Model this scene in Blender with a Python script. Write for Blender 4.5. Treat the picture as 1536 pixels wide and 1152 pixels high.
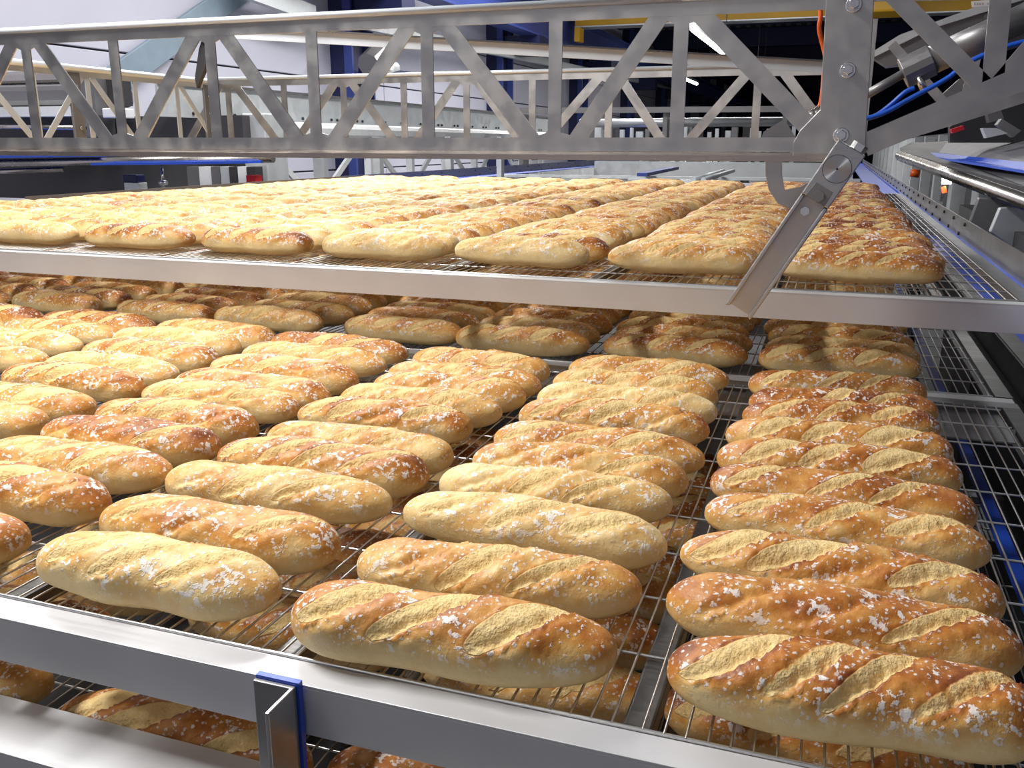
import bpy, math, random
import numpy as np
from mathutils import Vector, Matrix
random.seed(7); rng = np.random.default_rng(7)
scn = bpy.context.scene
for o in list(bpy.data.objects): bpy.data.objects.remove(o)
COL = scn.collection
# ------------------------------------------------------------------ camera
YAW, PIT, ROL, FPX = -.3355137, .2607003, .00195693, 1351.25
Fv = Vector((math.sin(YAW)*math.cos(PIT), math.cos(YAW)*math.cos(PIT), -math.sin(PIT)))
R0 = Vector((math.cos(YAW), -math.sin(YAW), 0)); U0 = R0.cross(Fv)
Rv = R0*math.cos(ROL)+U0*math.sin(ROL); Uv = -R0*math.sin(ROL)+U0*math.cos(ROL)
cd = bpy.data.cameras.new('camera'); cam = bpy.data.objects.new('camera', cd); COL.objects.link(cam)
cd.sensor_width = 36; cd.lens = FPX*36/1536; cd.clip_start = .02; cd.clip_end = 300
cam.matrix_world = Matrix(((Rv.x, Uv.x, -Fv.x, 0), (Rv.y, Uv.y, -Fv.y, 0), (Rv.z, Uv.z, -Fv.z, 0), (0, 0, 0, 1)))
scn.camera = cam
# ------------------------------------------------------------------ world, exposure
scn.view_settings.view_transform = 'Standard'; scn.view_settings.look = 'None'
scn.view_settings.gamma = 1; scn.view_settings.use_curve_mapping = False
scn.view_settings.exposure = 0.0
w = bpy.data.worlds.new('hall_air'); scn.world = w; w.use_nodes = True
w.node_tree.nodes['Background'].inputs[0].default_value = (.92, .95, 1.0, 1)
w.node_tree.nodes['Background'].inputs[1].default_value = .115
# ------------------------------------------------------------------ large lights (ceiling lamp rows of the hall, plus added unseen lights)
def area(name, loc, sx, sy, power, col=(1, .985, .965), rot=(0, 0, 0)):
    l = bpy.data.lights.new(name, 'AREA'); l.shape = 'RECTANGLE'; l.size = sx; l.size_y = sy
    l.energy = power; l.color = col
    o = bpy.data.objects.new(name, l); COL.objects.link(o); o.location = loc; o.rotation_euler = rot
    return o
area('lamp_row_near', (-1.85, .90, 1.85), .3, 1.1, 128)
area('lamp_row_left', (-3.0, 5.6, 2.5), .4, 4.2, 235)
area('lamp_row_hall', (-5.8, 10, 3.4), .8, 14, 520)
area('lamp_row_right', (1.8, 6, 3.0), .3, 6.0, 22, (.9, .95, 1))
area('lamp_row_crane', (-2.89, 21.9, 2.12), .1, 5.6, 250)
area('added_crane_light', (-2, 18.5, 4.1), 10, .4, 700)  # unseen light added to brighten the crane face, wall and columns
area('fill_light_behind', (-1.6, -2.2, 1.8), 3.0, .5, 22)  # unseen fill light added from the camera side

# ------------------------------------------------------------------ helpers
def ray(x, y): return (x-768)/FPX*Rv-(y-576)/FPX*Uv+Fv
def atY(x, y, Y): d = ray(x, y); return d*(Y/d.y)
def atX(x, y, X): d = ray(x, y); return d*(X/d.x)
def atZ(x, y, Z): d = ray(x, y); return d*(Z/d.z)
def tag(o, label=None, cat=None, group=None, kind=None):
    if label: o['label'] = label
    if cat: o['category'] = cat
    if group: o['group'] = group
    if kind: o['kind'] = kind
    return o
def empty(name, loc, label, cat, group=None):
    o = bpy.data.objects.new(name, None); COL.objects.link(o); o.location = loc; o.empty_display_size = .05
    return tag(o, label, cat, group)
class MB:
    def __init__(s): s.v = []; s.f = []; s.sm = []
    def add(s, vs, fs, smooth=False):
        n = len(s.v); s.v += [tuple(v) for v in vs]; s.f += [tuple(i+n for i in f) for f in fs]; s.sm += [smooth]*len(fs); return s
    def box(s, x0, x1, y0, y1, z0, z1):
        v = [(x, y, z) for z in (z0, z1) for y in (y0, y1) for x in (x0, x1)]
        return s.add(v, [(0, 2, 3, 1), (4, 5, 7, 6), (0, 1, 5, 4), (2, 6, 7, 3), (0, 4, 6, 2), (1, 3, 7, 5)])
    def bar(s, p, q, w, h, up=(0, 0, 1)):
        p = Vector(p); q = Vector(q); d = (q-p).normalized(); up = Vector(up)
        a = d.cross(up)
        if a.length < 1e-4: a = d.cross(Vector((1, 0, 0)))
        a.normalize(); b = a.cross(d).normalized()
        v = [c+a*(i*w/2)+b*(j*h/2) for c in (p, q) for j in (-1, 1) for i in (-1, 1)]
        return s.add(v, [(0, 1, 3, 2), (4, 6, 7, 5), (0, 4, 5, 1), (2, 3, 7, 6), (0, 2, 6, 4), (1, 5, 7, 3)])
    def tube(s, pts, r, n=8, cap=True, smooth=True):
        pts = [Vector(p) for p in pts]; vs = []; k = len(pts)
        prev = None
        for i, p in enumerate(pts):
            d = (pts[min(i+1, k-1)]-pts[max(i-1, 0)]).normalized()
            a = prev if prev is not None else (Vector((0, 0, 1)) if abs(d.z) < .9 else Vector((1, 0, 0)))
            a = (a-d*a.dot(d)).normalized(); prev = a; b = d.cross(a)
            rr = r[i] if isinstance(r, (list, tuple)) else r
            for j in range(n):
                t = 2*math.pi*j/n; vs.append(p+a*(rr*math.cos(t))+b*(rr*math.sin(t)))
        fs = [(i*n+j, i*n+(j+1) % n, (i+1)*n+(j+1) % n, (i+1)*n+j) for i in range(k-1) for j in range(n)]
        s.add(vs, fs, smooth)
        if cap:
            m = len(s.v)-k*n
            s.f += [tuple(m+j for j in range(n))[::-1], tuple(m+(k-1)*n+j for j in range(n))]; s.sm += [False, False]
        return s
    def prism(s, pts, off):
        n = len(pts); pts = [Vector(p) for p in pts]; off = Vector(off)
        vs = pts+[p+off for p in pts]
        return s.add(vs, [tuple(range(n)), tuple(range(2*n-1, n-1, -1))]+[(i, (i+n), (i+1) % n+n, (i+1) % n) for i in range(n)])
    def build(s, name, mat, parent=None, kind=None, label=None, bevel=0):
        me = bpy.data.meshes.new(name); me.from_pydata(s.v, [], s.f); me.materials.append(mat)
        me.polygons.foreach_set('use_smooth', s.sm); me.update()
        o = bpy.data.objects.new(name, me); COL.objects.link(o)
        if parent is not None:
            me.transform(Matrix.Translation(-world_loc(parent))); o.parent = parent
        if bevel:
            m = o.modifiers.new('bevel', 'BEVEL'); m.width = bevel; m.segments = 2; m.limit_method = 'ANGLE'
        if kind: o['kind'] = kind
        if label: o['label'] = label
        return o
def world_loc(o):
    v = Vector((0, 0, 0))
    while o is not None: v += o.location; o = o.parent
    return v
def arc(cx, cz, r, a0, a1, Y, n=8):
    return [Vector((cx+r*math.cos(math.radians(a0+(a1-a0)*i/n)), Y, cz+r*math.sin(math.radians(a0+(a1-a0)*i/n)))) for i in range(n+1)]
# ------------------------------------------------------------------ materials
class N:
    def __init__(s, m): m.use_nodes = True; s.t = m.node_tree; s.b = s.t.nodes['Principled BSDF']
    def n(s, typ, **kw):
        nd = s.t.nodes.new(typ)
        for k, v in kw.items():
            if k.startswith('_'): setattr(nd, k[1:], v)
        return nd
    def l(s, a, b): s.t.links.new(a, b)
    def math(s, op, a, b=None, clamp=False):
        nd = s.t.nodes.new('ShaderNodeMath'); nd.operation = op; nd.use_clamp = clamp
        for i, x in enumerate((a, b)):
            if x is None: continue
            if isinstance(x, (int, float)): nd.inputs[i].default_value = x
            else: s.l(x, nd.inputs[i])
        return nd.outputs[0]
    def noise(s, vec, scale, detail=3, rough=.55):
        nd = s.t.nodes.new('ShaderNodeTexNoise'); nd.inputs['Scale'].default_value = scale
        nd.inputs['Detail'].default_value = detail; nd.inputs['Roughness'].default_value = rough
        if vec is not None: s.l(vec, nd.inputs['Vector'])
        return nd.outputs['Fac']
    def mapr(s, v, a, b, c=0, d=1, smooth=True):
        nd = s.t.nodes.new('ShaderNodeMapRange'); nd.interpolation_type = 'SMOOTHSTEP' if smooth else 'LINEAR'
        s.l(v, nd.inputs[0])
        for i, x in zip((1, 2, 3, 4), (a, b, c, d)): nd.inputs[i].default_value = x
        return nd.outputs[0]
    def mix(s, f, a, b):
        nd = s.t.nodes.new('ShaderNodeMix'); nd.data_type = 'RGBA'
        for i, x in ((0, f), (6, a), (7, b)):
            if isinstance(x, (int, float)): nd.inputs[i].default_value = x
            elif isinstance(x, tuple): nd.inputs[i].default_value = (*x, 1)
            else: s.l(x, nd.inputs[i])
        return nd.outputs[2]
    def ramp(s, v, stops):
        nd = s.t.nodes.new('ShaderNodeValToRGB'); e = nd.color_ramp.elements
        e[0].position, e[0].color = stops[0][0], (*stops[0][1], 1); e[1].position, e[1].color = stops[1][0], (*stops[1][1], 1)
        for p, c in stops[2:]: x = e.new(p); x.color = (*c, 1)
        s.l(v, nd.inputs[0]); return nd.outputs[0]
    def bump(s, h, strength, dist, prev=None):
        nd = s.t.nodes.new('ShaderNodeBump'); nd.inputs['Strength'].default_value = strength; nd.inputs['Distance'].default_value = dist
        s.l(h, nd.inputs['Height'])
        if prev is not None: s.l(prev, nd.inputs['Normal'])
        return nd.outputs[0]
    def scaled(s, vec, sc):
        nd = s.t.nodes.new('ShaderNodeMapping'); nd.inputs['Scale'].default_value = sc; s.l(vec, nd.inputs[0]); return nd.outputs[0]
def metal(name, col, rough, metallic=1., streak=(2, 40, 40), vr=.12, bump=.0, blot=6, vc=.12):
    m = bpy.data.materials.new(name); n = N(m)
    g = n.t.nodes.new('ShaderNodeNewGeometry').outputs['Position']
    a = n.noise(n.scaled(g, streak), 6, 3); b = n.noise(g, blot, 3)
    c = n.mix(b, tuple(x*(1-vc) for x in col), tuple(min(1, x*(1+vc)) for x in col)); n.l(c, n.b.inputs['Base Color'])
    r = n.math('ADD', n.mapr(a, .3, .7, -vr/2, vr/2), n.mapr(b, .35, .65, rough-vr/2, rough+vr/2)); n.l(r, n.b.inputs['Roughness'])
    n.b.inputs['Metallic'].default_value = metallic
    if bump: n.l(n.bump(a, bump, .002), n.b.inputs['Normal'])
    return m
def paint(name, col, rough=.5, vc=.08, sc=3, metallic=0., spec=.5):
    m = bpy.data.materials.new(name); n = N(m)
    g = n.t.nodes.new('ShaderNodeNewGeometry').outputs['Position']
    b = n.noise(g, sc, 4)
    n.l(n.mix(n.mapr(b, .3, .7), tuple(x*(1-vc) for x in col), tuple(min(1, x*(1+vc)) for x in col)), n.b.inputs['Base Color'])
    n.b.inputs['Roughness'].default_value = rough; n.b.inputs['Metallic'].default_value = metallic
    n.b.inputs['Specular IOR Level'].default_value = spec
    return m
def emit(name, col, st):
    m = bpy.data.materials.new(name); n = N(m); n.b.inputs['Emission Color'].default_value = (*col, 1); n.b.inputs['Emission Strength'].default_value = st
    n.b.inputs['Base Color'].default_value = (*col, 1); return m
M = dict(
    rail=metal('satin_rail_steel', (.58, .58, .595), .42, metallic=.3, streak=(1, 30, 60), vr=.1),
    tube=metal('dull_frame_steel', (.30, .30, .31), .45),
    lip=metal('bright_folded_lip', (.78, .84, .92), .42, metallic=.35, streak=(1, 30, 60), vr=.08),
    dtube=metal('dark_shaded_tube', (.16, .155, .15), .4),
    wire=metal('bright_wire_steel', (.72, .71, .70), .3, blot=2, vr=0, streak=(1, 1, 1), vc=.03),
    truss=metal('brushed_plate_steel', (.50, .49, .48), .38, streak=(2, 2, .6), vr=.10, blot=22, vc=.16),
    trussb=metal('bread_tinted_flange_steel', (.52, .44, .37), .25, streak=(1, 30, 60)),  # warm bread reflection tinted into the base colour
    galv=metal('pale_galvanised_steel', (.66, .69, .71), .42, metallic=.55, blot=9),
    pipe=metal('polished_pipe_steel', (.50, .47, .44), .27, streak=(3, 1, 3), vr=.03, blot=3),
    bolt=metal('bolt_steel', (.75, .75, .75), .2, blot=80),
    cap=metal('turned_cap_steel', (.50, .50, .50), .3, blot=8, vc=.04),
    darkm=metal('dark_machine_steel', (.045, .043, .047), .5, metallic=.2, vr=.05),
    dull=paint('dull_grey_cover', (.17, .165, .18), .5, .1, 4),
    greym=metal('grey_machine_steel', (.24, .235, .24), .42, metallic=.7),
    blue=paint('blue_plastic_strip', (.02, .08, .55), .35),
    navy=paint('navy_column_paint', (.008, .012, .07), .45, sc=1),
    blueg=paint('blue_girder_paint', (.035, .06, .26), .45, sc=1),
    yellow=paint('yellow_crane_paint', (.75, .42, .02), .45, sc=1),
    white=paint('white_guard_paint', (.78, .80, .82), .35),
    wall=paint('pale_wall_panel', (.56, .56, .66), .6, .04, .6),
    roof=paint('dark_roof_deck', (.05, .05, .065), .7),
    deck=paint('grey_roof_sheet', (.14, .14, .15), .6),
    brace=paint('blue_grey_brace_paint', (.22, .29, .36), .5),
    floor=paint('grey_concrete_floor', (.09, .09, .095), .6, .2, 2),
    red=paint('red_tape', (.55, .01, .02), .5),
    orange=paint('orange_hose', (.75, .11, .01), .4),
    hose=paint('blue_hose', (.01, .09, .55), .3),
    black=paint('black_rubber', (.015, .015, .018), .5),
    label=paint('white_sticker', (.85, .85, .85), .5), ink=paint('grey_ink', (.45, .47, .5), .6),
    lampm=emit('lamp_glow', (1, .98, .95), 14), lampr=emit('red_indicator', (1, .12, .03), 2.5))
# crust
def crust_material():
    m = bpy.data.materials.new('baked_crust'); n = N(m)
    def att(nm, out='Fac'):
        a = n.t.nodes.new('ShaderNodeAttribute'); a.attribute_name = nm; return a.outputs[out]
    oi = n.t.nodes.new('ShaderNodeObjectInfo')
    lc = att('lc', 'Vector')
    va = n.t.nodes.new('ShaderNodeVectorMath'); va.operation = 'ADD'; n.l(lc, va.inputs[0])
    cmb = n.t.nodes.new('ShaderNodeCombineXYZ'); rr = n.math('MULTIPLY', oi.outputs['Random'], 9.)
    n.l(rr, cmb.inputs[0]); n.l(rr, cmb.inputs[1]); n.l(cmb.outputs[0], va.inputs[1]); P = va.outputs[0]
    sep = n.t.nodes.new('ShaderNodeSeparateColor'); n.l(oi.outputs['Color'], sep.inputs[0])
    tone = n.math('ADD', sep.outputs[0], att('tone'))
    ht = att('ht'); ex = att('ex'); sc = att('score'); ed = att('edge')
    big = n.noise(P, 22, 3); mid = n.noise(P, 70, 3); fine = n.noise(P, 260, 3)
    # browning amount; tone also carries light put into some loaf columns
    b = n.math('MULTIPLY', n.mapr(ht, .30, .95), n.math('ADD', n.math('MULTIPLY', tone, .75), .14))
    b = n.math('ADD', b, n.math('MULTIPLY', n.math('SUBTRACT', big, .5), n.mapr(ht, .2, .8, .35, 1.25)))
    b = n.math('ADD', b, n.math('MULTIPLY', n.math('SUBTRACT', mid, .5), .35))
    b = n.math('ADD', b, n.math('MULTIPLY', n.mapr(ex, .72, 1.), n.math('ADD', n.math('MULTIPLY', tone, .45), .04)))
    b = n.math('ADD', b, n.math('MULTIPLY', ed, .38))
    scm = n.mapr(n.math('ADD', sc, n.math('MULTIPLY', n.math('SUBTRACT', mid, .5), .5)), .35, .62)
    b = n.math('SUBTRACT', b, n.math('MULTIPLY', scm, .55), clamp=True)
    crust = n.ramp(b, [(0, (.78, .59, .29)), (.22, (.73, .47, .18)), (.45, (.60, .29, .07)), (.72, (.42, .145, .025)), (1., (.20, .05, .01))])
    crumb = n.ramp(n.math('ADD', mid, n.math('MULTIPLY', n.math('SUBTRACT', fine, .5), .6)), [(.20, (.36, .21, .08)), (.34, (.70, .48, .19)), (.58, (.82, .61, .29))])
    col = n.mix(n.math('MULTIPLY', scm, .85), crust, crumb)
    # flour
    fn = n.math('ADD', n.noise(P, 125, 2, .5), n.math('MULTIPLY', n.math('SUBTRACT', n.noise(P, 420, 2), .5), .35))
    patch = n.mapr(n.noise(P, 30, 2), .40, .68, .07, -.11)
    fl1 = n.mapr(n.math('SUBTRACT', fn, patch), .60, .69)
    vor2 = n.t.nodes.new('ShaderNodeTexVoronoi'); vor2.inputs['Scale'].default_value = 150; n.l(P, vor2.inputs['Vector'])
    v2 = n.math('ADD', vor2.outputs['Distance'], n.math('MULTIPLY', n.math('SUBTRACT', n.noise(P, 300, 2), .5), .9))
    sc2 = n.t.nodes.new('ShaderNodeSeparateColor'); n.l(vor2.outputs['Color'], sc2.inputs[0])
    fl2 = n.math('MULTIPLY', n.mapr(v2, .36, .18), n.math('MULTIPLY', n.mapr(sc2.outputs[0], .25, .55), n.mapr(big, .30, .50)))
    fl = n.math('MULTIPLY', n.math('MAXIMUM', fl1, n.math('MULTIPLY', fl2, .8)), n.mapr(ht, .28, .6))
    fl = n.math('MULTIPLY', fl, n.mapr(sc, .5, .15), clamp=True)
    col = n.mix(n.math('MULTIPLY', fl, .85), col, (.88, .84, .80))
    n.l(col, n.b.inputs['Base Color'])
    n.l(n.mapr(scm, 0, 1, .46, .8), n.b.inputs['Roughness']); n.b.inputs['Specular IOR Level'].default_value = .35
    h = n.math('ADD', n.math('MULTIPLY', mid, .6), n.math('MULTIPLY', fine, n.mapr(scm, 0, 1, .22, 1.5)))
    h = n.math('ADD', h, n.math('MULTIPLY', fl, .25))
    n.l(n.bump(h, .55, .004), n.b.inputs['Normal'])
    return m
M['crust'] = crust_material()
def turned():
    m = bpy.data.materials.new('turned_disc_steel'); n = N(m)
    n.b.inputs['Base Color'].default_value = (.5, .5, .5, 1); n.b.inputs['Metallic'].default_value = 1; n.b.inputs['Roughness'].default_value = .32
    n.b.inputs['Anisotropic'].default_value = .9
    t = n.t.nodes.new('ShaderNodeTangent'); t.direction_type = 'RADIAL'; t.axis = 'Y'; n.l(t.outputs[0], n.b.inputs['Tangent']); return m
M['turned'] = turned()

# ------------------------------------------------------------------ setting
FL = -1.5
tag(MB().box(-8.6, 16, -4, 80, FL-.1, FL).build('floor', M['floor']), kind='structure')
tag(MB().box(-8.6, 16, 9, 80, 4.3, 4.45).build('ceiling', M['roof']), kind='structure')
tag(MB().box(-8.6, 16, 80, 80.2, FL, 4.4).build('wall_far', M['navy']), kind='structure')
tag(MB().box(-8.6, 9, -4.2, -4.0, FL, 4.4).build('wall_near', M['wall']), kind='structure')
wl = MB().box(-8.5, -8.3, -2, 80, FL, 4.4).build('wall_left', M['roof']); wl['kind'] = 'structure'
z = FL
for k in range(6):
    z1 = [-.45, .05, 1.05, 2.05, 3.05, 4.3][k]
    for j in range(9):
        y0 = -2+j*9.1
        MB().box(-8.3, -8.24, y0+.01, y0+9.09, z+.012, z1-.012).build('wall_panel', M['wall'], wl, bevel=.008)
    z = z1
br = MB().bar((-8.15, 12.2, 2.35), (-8.15, 8.5, .42), .34, .06, up=(1, 0, 0)).build('diagonal_brace', M['brace'], bevel=.01)
tag(br, 'blue-grey diagonal steel brace crossing the pale wall panels at upper left', 'beam')
for j in range(9):
    Y = 14.2+7.43*j
    c = empty('wall_column', (-7.9, Y, FL), 'dark blue steel column on the left wall, %s from the front' % ['nearest', 'second', 'third', 'fourth', 'fifth', 'sixth', 'seventh', 'eighth', 'ninth'][j], 'column', 'blue columns along the left wall')
    MB().box(-8.24, -7.95, Y+.05, Y+.75, FL, 4.25).build('web', M['navy'], c)
    MB().box(-7.95, -7.80, Y, Y+.06, FL, 4.25).box(-7.95, -7.80, Y+.74, Y+.8, FL, 4.25).build('flange', M['blueg'], c)
    MB().box(-7.949, -6.9, Y+.1, Y+.6, 2.05, 2.5).build('bracket', M['navy'], c)
g = empty('crane_runway_girder', (-7.5, 14, 2.75), 'long blue crane girder running away high on the left wall columns', 'beam')
MB().box(-7.22, -7.14, 12, 79, 2.55, 3.2).build('web', M['blueg'], g)
MB().box(-7.4, -6.95, 12, 79, 3.2, 3.28).box(-7.4, -6.95, 12, 79, 2.5, 2.55).build('flange', M['blueg'], g)
pr = MB()
MB_ = [(-7.0, 3.9), (-5.5, 4.0)]
t = empty('roof_channel', (-6.6, 14, 2.2), 'pale sloping channel strut running beside the blue girder', 'beam')
MB().bar((-7.6, 14, 1.9), (-7.6, 70, 3.1), .12, .16).build('channel', M['galv'], t)
t = empty('ceiling_brace', (-7.6, 14, 2.9), 'pale angled roof brace at the top left above the truss', 'beam')
MB().bar(atX(360, -20, -7.8), atX(470, 22, -7.8), .1, .25).build('channel', M['galv'], t)
# crane
cr = empty('crane_bridge', (-7, 25, 3.2), 'yellow overhead crane bridge crossing the hall under the roof', 'crane')
MB().box(-6.94, 9, 25, 25.5, 3.05, 3.75).build('girder', M['yellow'], cr)
MB().box(-6.94, 9, 24.95, 25.55, 3.02, 3.05).build('lower_flange', M['galv'], cr, label='pale lower flange')
MB().box(-6.9, -6.75, 24.8, 25.2, 2.65, 3.0).build('end_stop', M['yellow'], cr)
MB().box(-.1, 1.25, 23.8, 25.0, 2.95, 4.2).build('hoist_box', M['yellow'], cr, bevel=.05)
# roof beams
for k, (Y, z0) in enumerate([(31, 3.65), (37.5, 3.6), (45, 3.6), (54, 3.55), (64, 3.5)]):
    b = MB().box(-7.2, 14, Y, Y+.35, z0, 4.28).build('roof_beam', M['navy'], bevel=.02)
    tag(b, 'dark blue roof beam spanning the hall, %s from the yellow crane' % ['first', 'second', 'third', 'fourth', 'fifth'][k], 'beam', 'blue roof beams')
    rs = MB()
    for i in range(60): rs.box(-7+i*.35, -6.85+i*.35, Y+.5, Y+5, 4.12, 4.28)
    rs.build('roof_rib', M['deck'], None, kind='structure')
for k, (x, y0, y1) in enumerate([(-2.89, 19.0, 24.85), (-2.3, 27, 30), (-5.2, 30, 36)]):
    lf = empty('ceiling_lamp', (x, y0, 2.2), ['bright fluorescent strip lamp under the yellow crane', 'small distant strip lamp beyond the yellow crane', 'strip lamp far down the hall on the left'][k], 'lamp')
    MB().box(x-.06, x+.06, y0, y1, 2.215, 2.30).build('housing', M['white'], lf)
    MB().tube([(x, y0+.05, 2.19), (x, y1-.05, 2.19)], .055, 10).build('tube', M['lampm'], lf)
    for yh in (y0+.3, y1-.3): MB().box(x-.01, x+.01, yh, yh+.02, 2.3, 4.3).build('hanger', M['darkm'], lf)
ORD = ['', 'first', 'second', 'third', 'fourth', 'fifth', 'sixth', 'seventh', 'eighth', 'ninth', 'tenth', 'eleventh', 'twelfth', 'thirteenth', 'fourteenth', 'fifteenth', 'sixteenth', 'seventeenth', 'eighteenth', 'nineteenth', 'twentieth', 'twenty-first', 'twenty-second', 'twenty-third', 'twenty-fourth', 'twenty-fifth', 'twenty-sixth', 'twenty-seventh', 'twenty-eighth', 'twenty-ninth', 'thirtieth', 'thirty-first', 'thirty-second']

# ------------------------------------------------------------------ trays
ZT, ZM, ZB = -.2825, -.5, -.70
WP, CP = .0191, .1225
def tray(name, label, x0, x1, y0, y1, zt, cols, flange=.039, face=.055, thick=True, plate=True, wire=.0013, raised=0.):
    t = empty(name, (x1, y0, zt-.06), label, 'tray', 'stainless wire cooling trays')
    # front rail: top flange + face (one folded sheet)
    MB().box(x0-.04, x1+.035, y0-flange, y0-.003, zt-.006+raised, zt-.003+raised).box(x0-.04, x1+.035, y0-flange, y0-flange+.003, zt-face-.003, zt-.0061+raised).build('front_rail', M['rail'], t, bevel=.0006)
    for a, b in ((x0-.04, x0-.005), (x1+.005, x1+.037)):
        MB().box(a, b, y0+.001, y1+.002, zt-.0055, zt-.002).box((a if a < x0-.01 else b-.003), (a+.003 if a < x0-.01 else b), y0+.001, y1, zt-face, zt-.0056).build('side_rail', M['tube' if zt > -.4 else 'dtube'], t)  # lower trays take the darker steel, shade put into their side rails
    MB().box(x0-.04, x1+.037, y1+.0025, y1+.04, zt-.0055, zt-.002).box(x0-.04, x1+.037, y1+.037, y1+.04, zt-face, zt-.0056).build('back_rail', M['tube'], t)
    # wires, one panel per loaf column
    edges = cols
    for i in range(len(edges)-1):
        a, b = edges[i], edges[i+1]
        mb = MB(); k = int((b-a)/WP); off = (b-a-k*WP)/2
        for j in range(k+1):
            x = a+off+j*WP
            if j == k and i < len(edges)-2: continue
            mb.tube([(x, y0-.001, zt-wire), (x, y1, zt-wire)], wire, 6, cap=False)
        yy = y0+.001
        while yy < y1:
            mb.tube([(a, yy, zt-wire*2-.0016), (b, yy, zt-wire*2-.0016)], .0018, 5, cap=False); yy += CP
        mb.tube([(a, y0, zt-wire*2), (b, y0, zt-wire*2)], .0024, 6, cap=False)
        mb.build('wire_panel', M['wire'], t, kind='stuff')
    for x in edges[1:-1]:
        MB().box(x-.014, x+.014, y0, y1, zt-.034, zt-.009).build('support_tube', M['dtube'], t, bevel=.003)
    if plate:
        MB().box(x0, x1, y1-.19, y1, zt-.018, zt-.015).build('end_plate', M['tube'], t)
    return t
colsM = [.3475]
x = -.1255
while x > -3.7: colsM.append(x); x -= .3665
colsM = colsM[::-1]
tray('cooling_tray', 'front part of the middle wire tray, nearest the viewer, with bright front rail', colsM[2], .3475, .6925, 1.93, ZM, colsM[2:])
tray('cooling_tray', 'rear part of the middle wire tray, shaded under the top tray', colsM[0], .3475, 2.015, 4.4, ZM, colsM)
colsT = [.3475]
x = -.115
while x > -4: colsT.append(x); x -= .377
colsT = [c_ for c_ in colsT if c_ > -3.0]+[-3.18]
colsT = colsT[::-1]
tray('cooling_tray', 'large top wire tray full of baguettes with a long pale front rail', -3.18, .3475, 1.90, 5.95, ZT, colsT, flange=.037, plate=False)
colsB = [.3475, -.1245, -.490, -.856, -1.266][::-1]
tray('cooling_tray', 'lowest wire tray at the bottom left with a wide bright rail', -1.266, .3475, .685, 1.95, ZB, colsB, flange=.083, raised=.074)
# dark beds under the trays
for nm, lab, b in (('drip_bed', 'dark machine bed hidden beneath the lowest tray', (-2.3, .42, .80, 5.8, -1.02, -.98)),
                   ):
    t = empty(nm, (b[0], b[2], FL), lab, 'machine')
    MB().box(*b).build('bed_plate', M['darkm'], t)
    for xx in (b[0]+.05, b[1]-.1):
        for yy in (b[2]+.05, b[3]-.1): MB().box(xx, xx+.06, yy, yy+.06, FL, b[4]).build('leg', M['darkm'], t)
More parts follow.
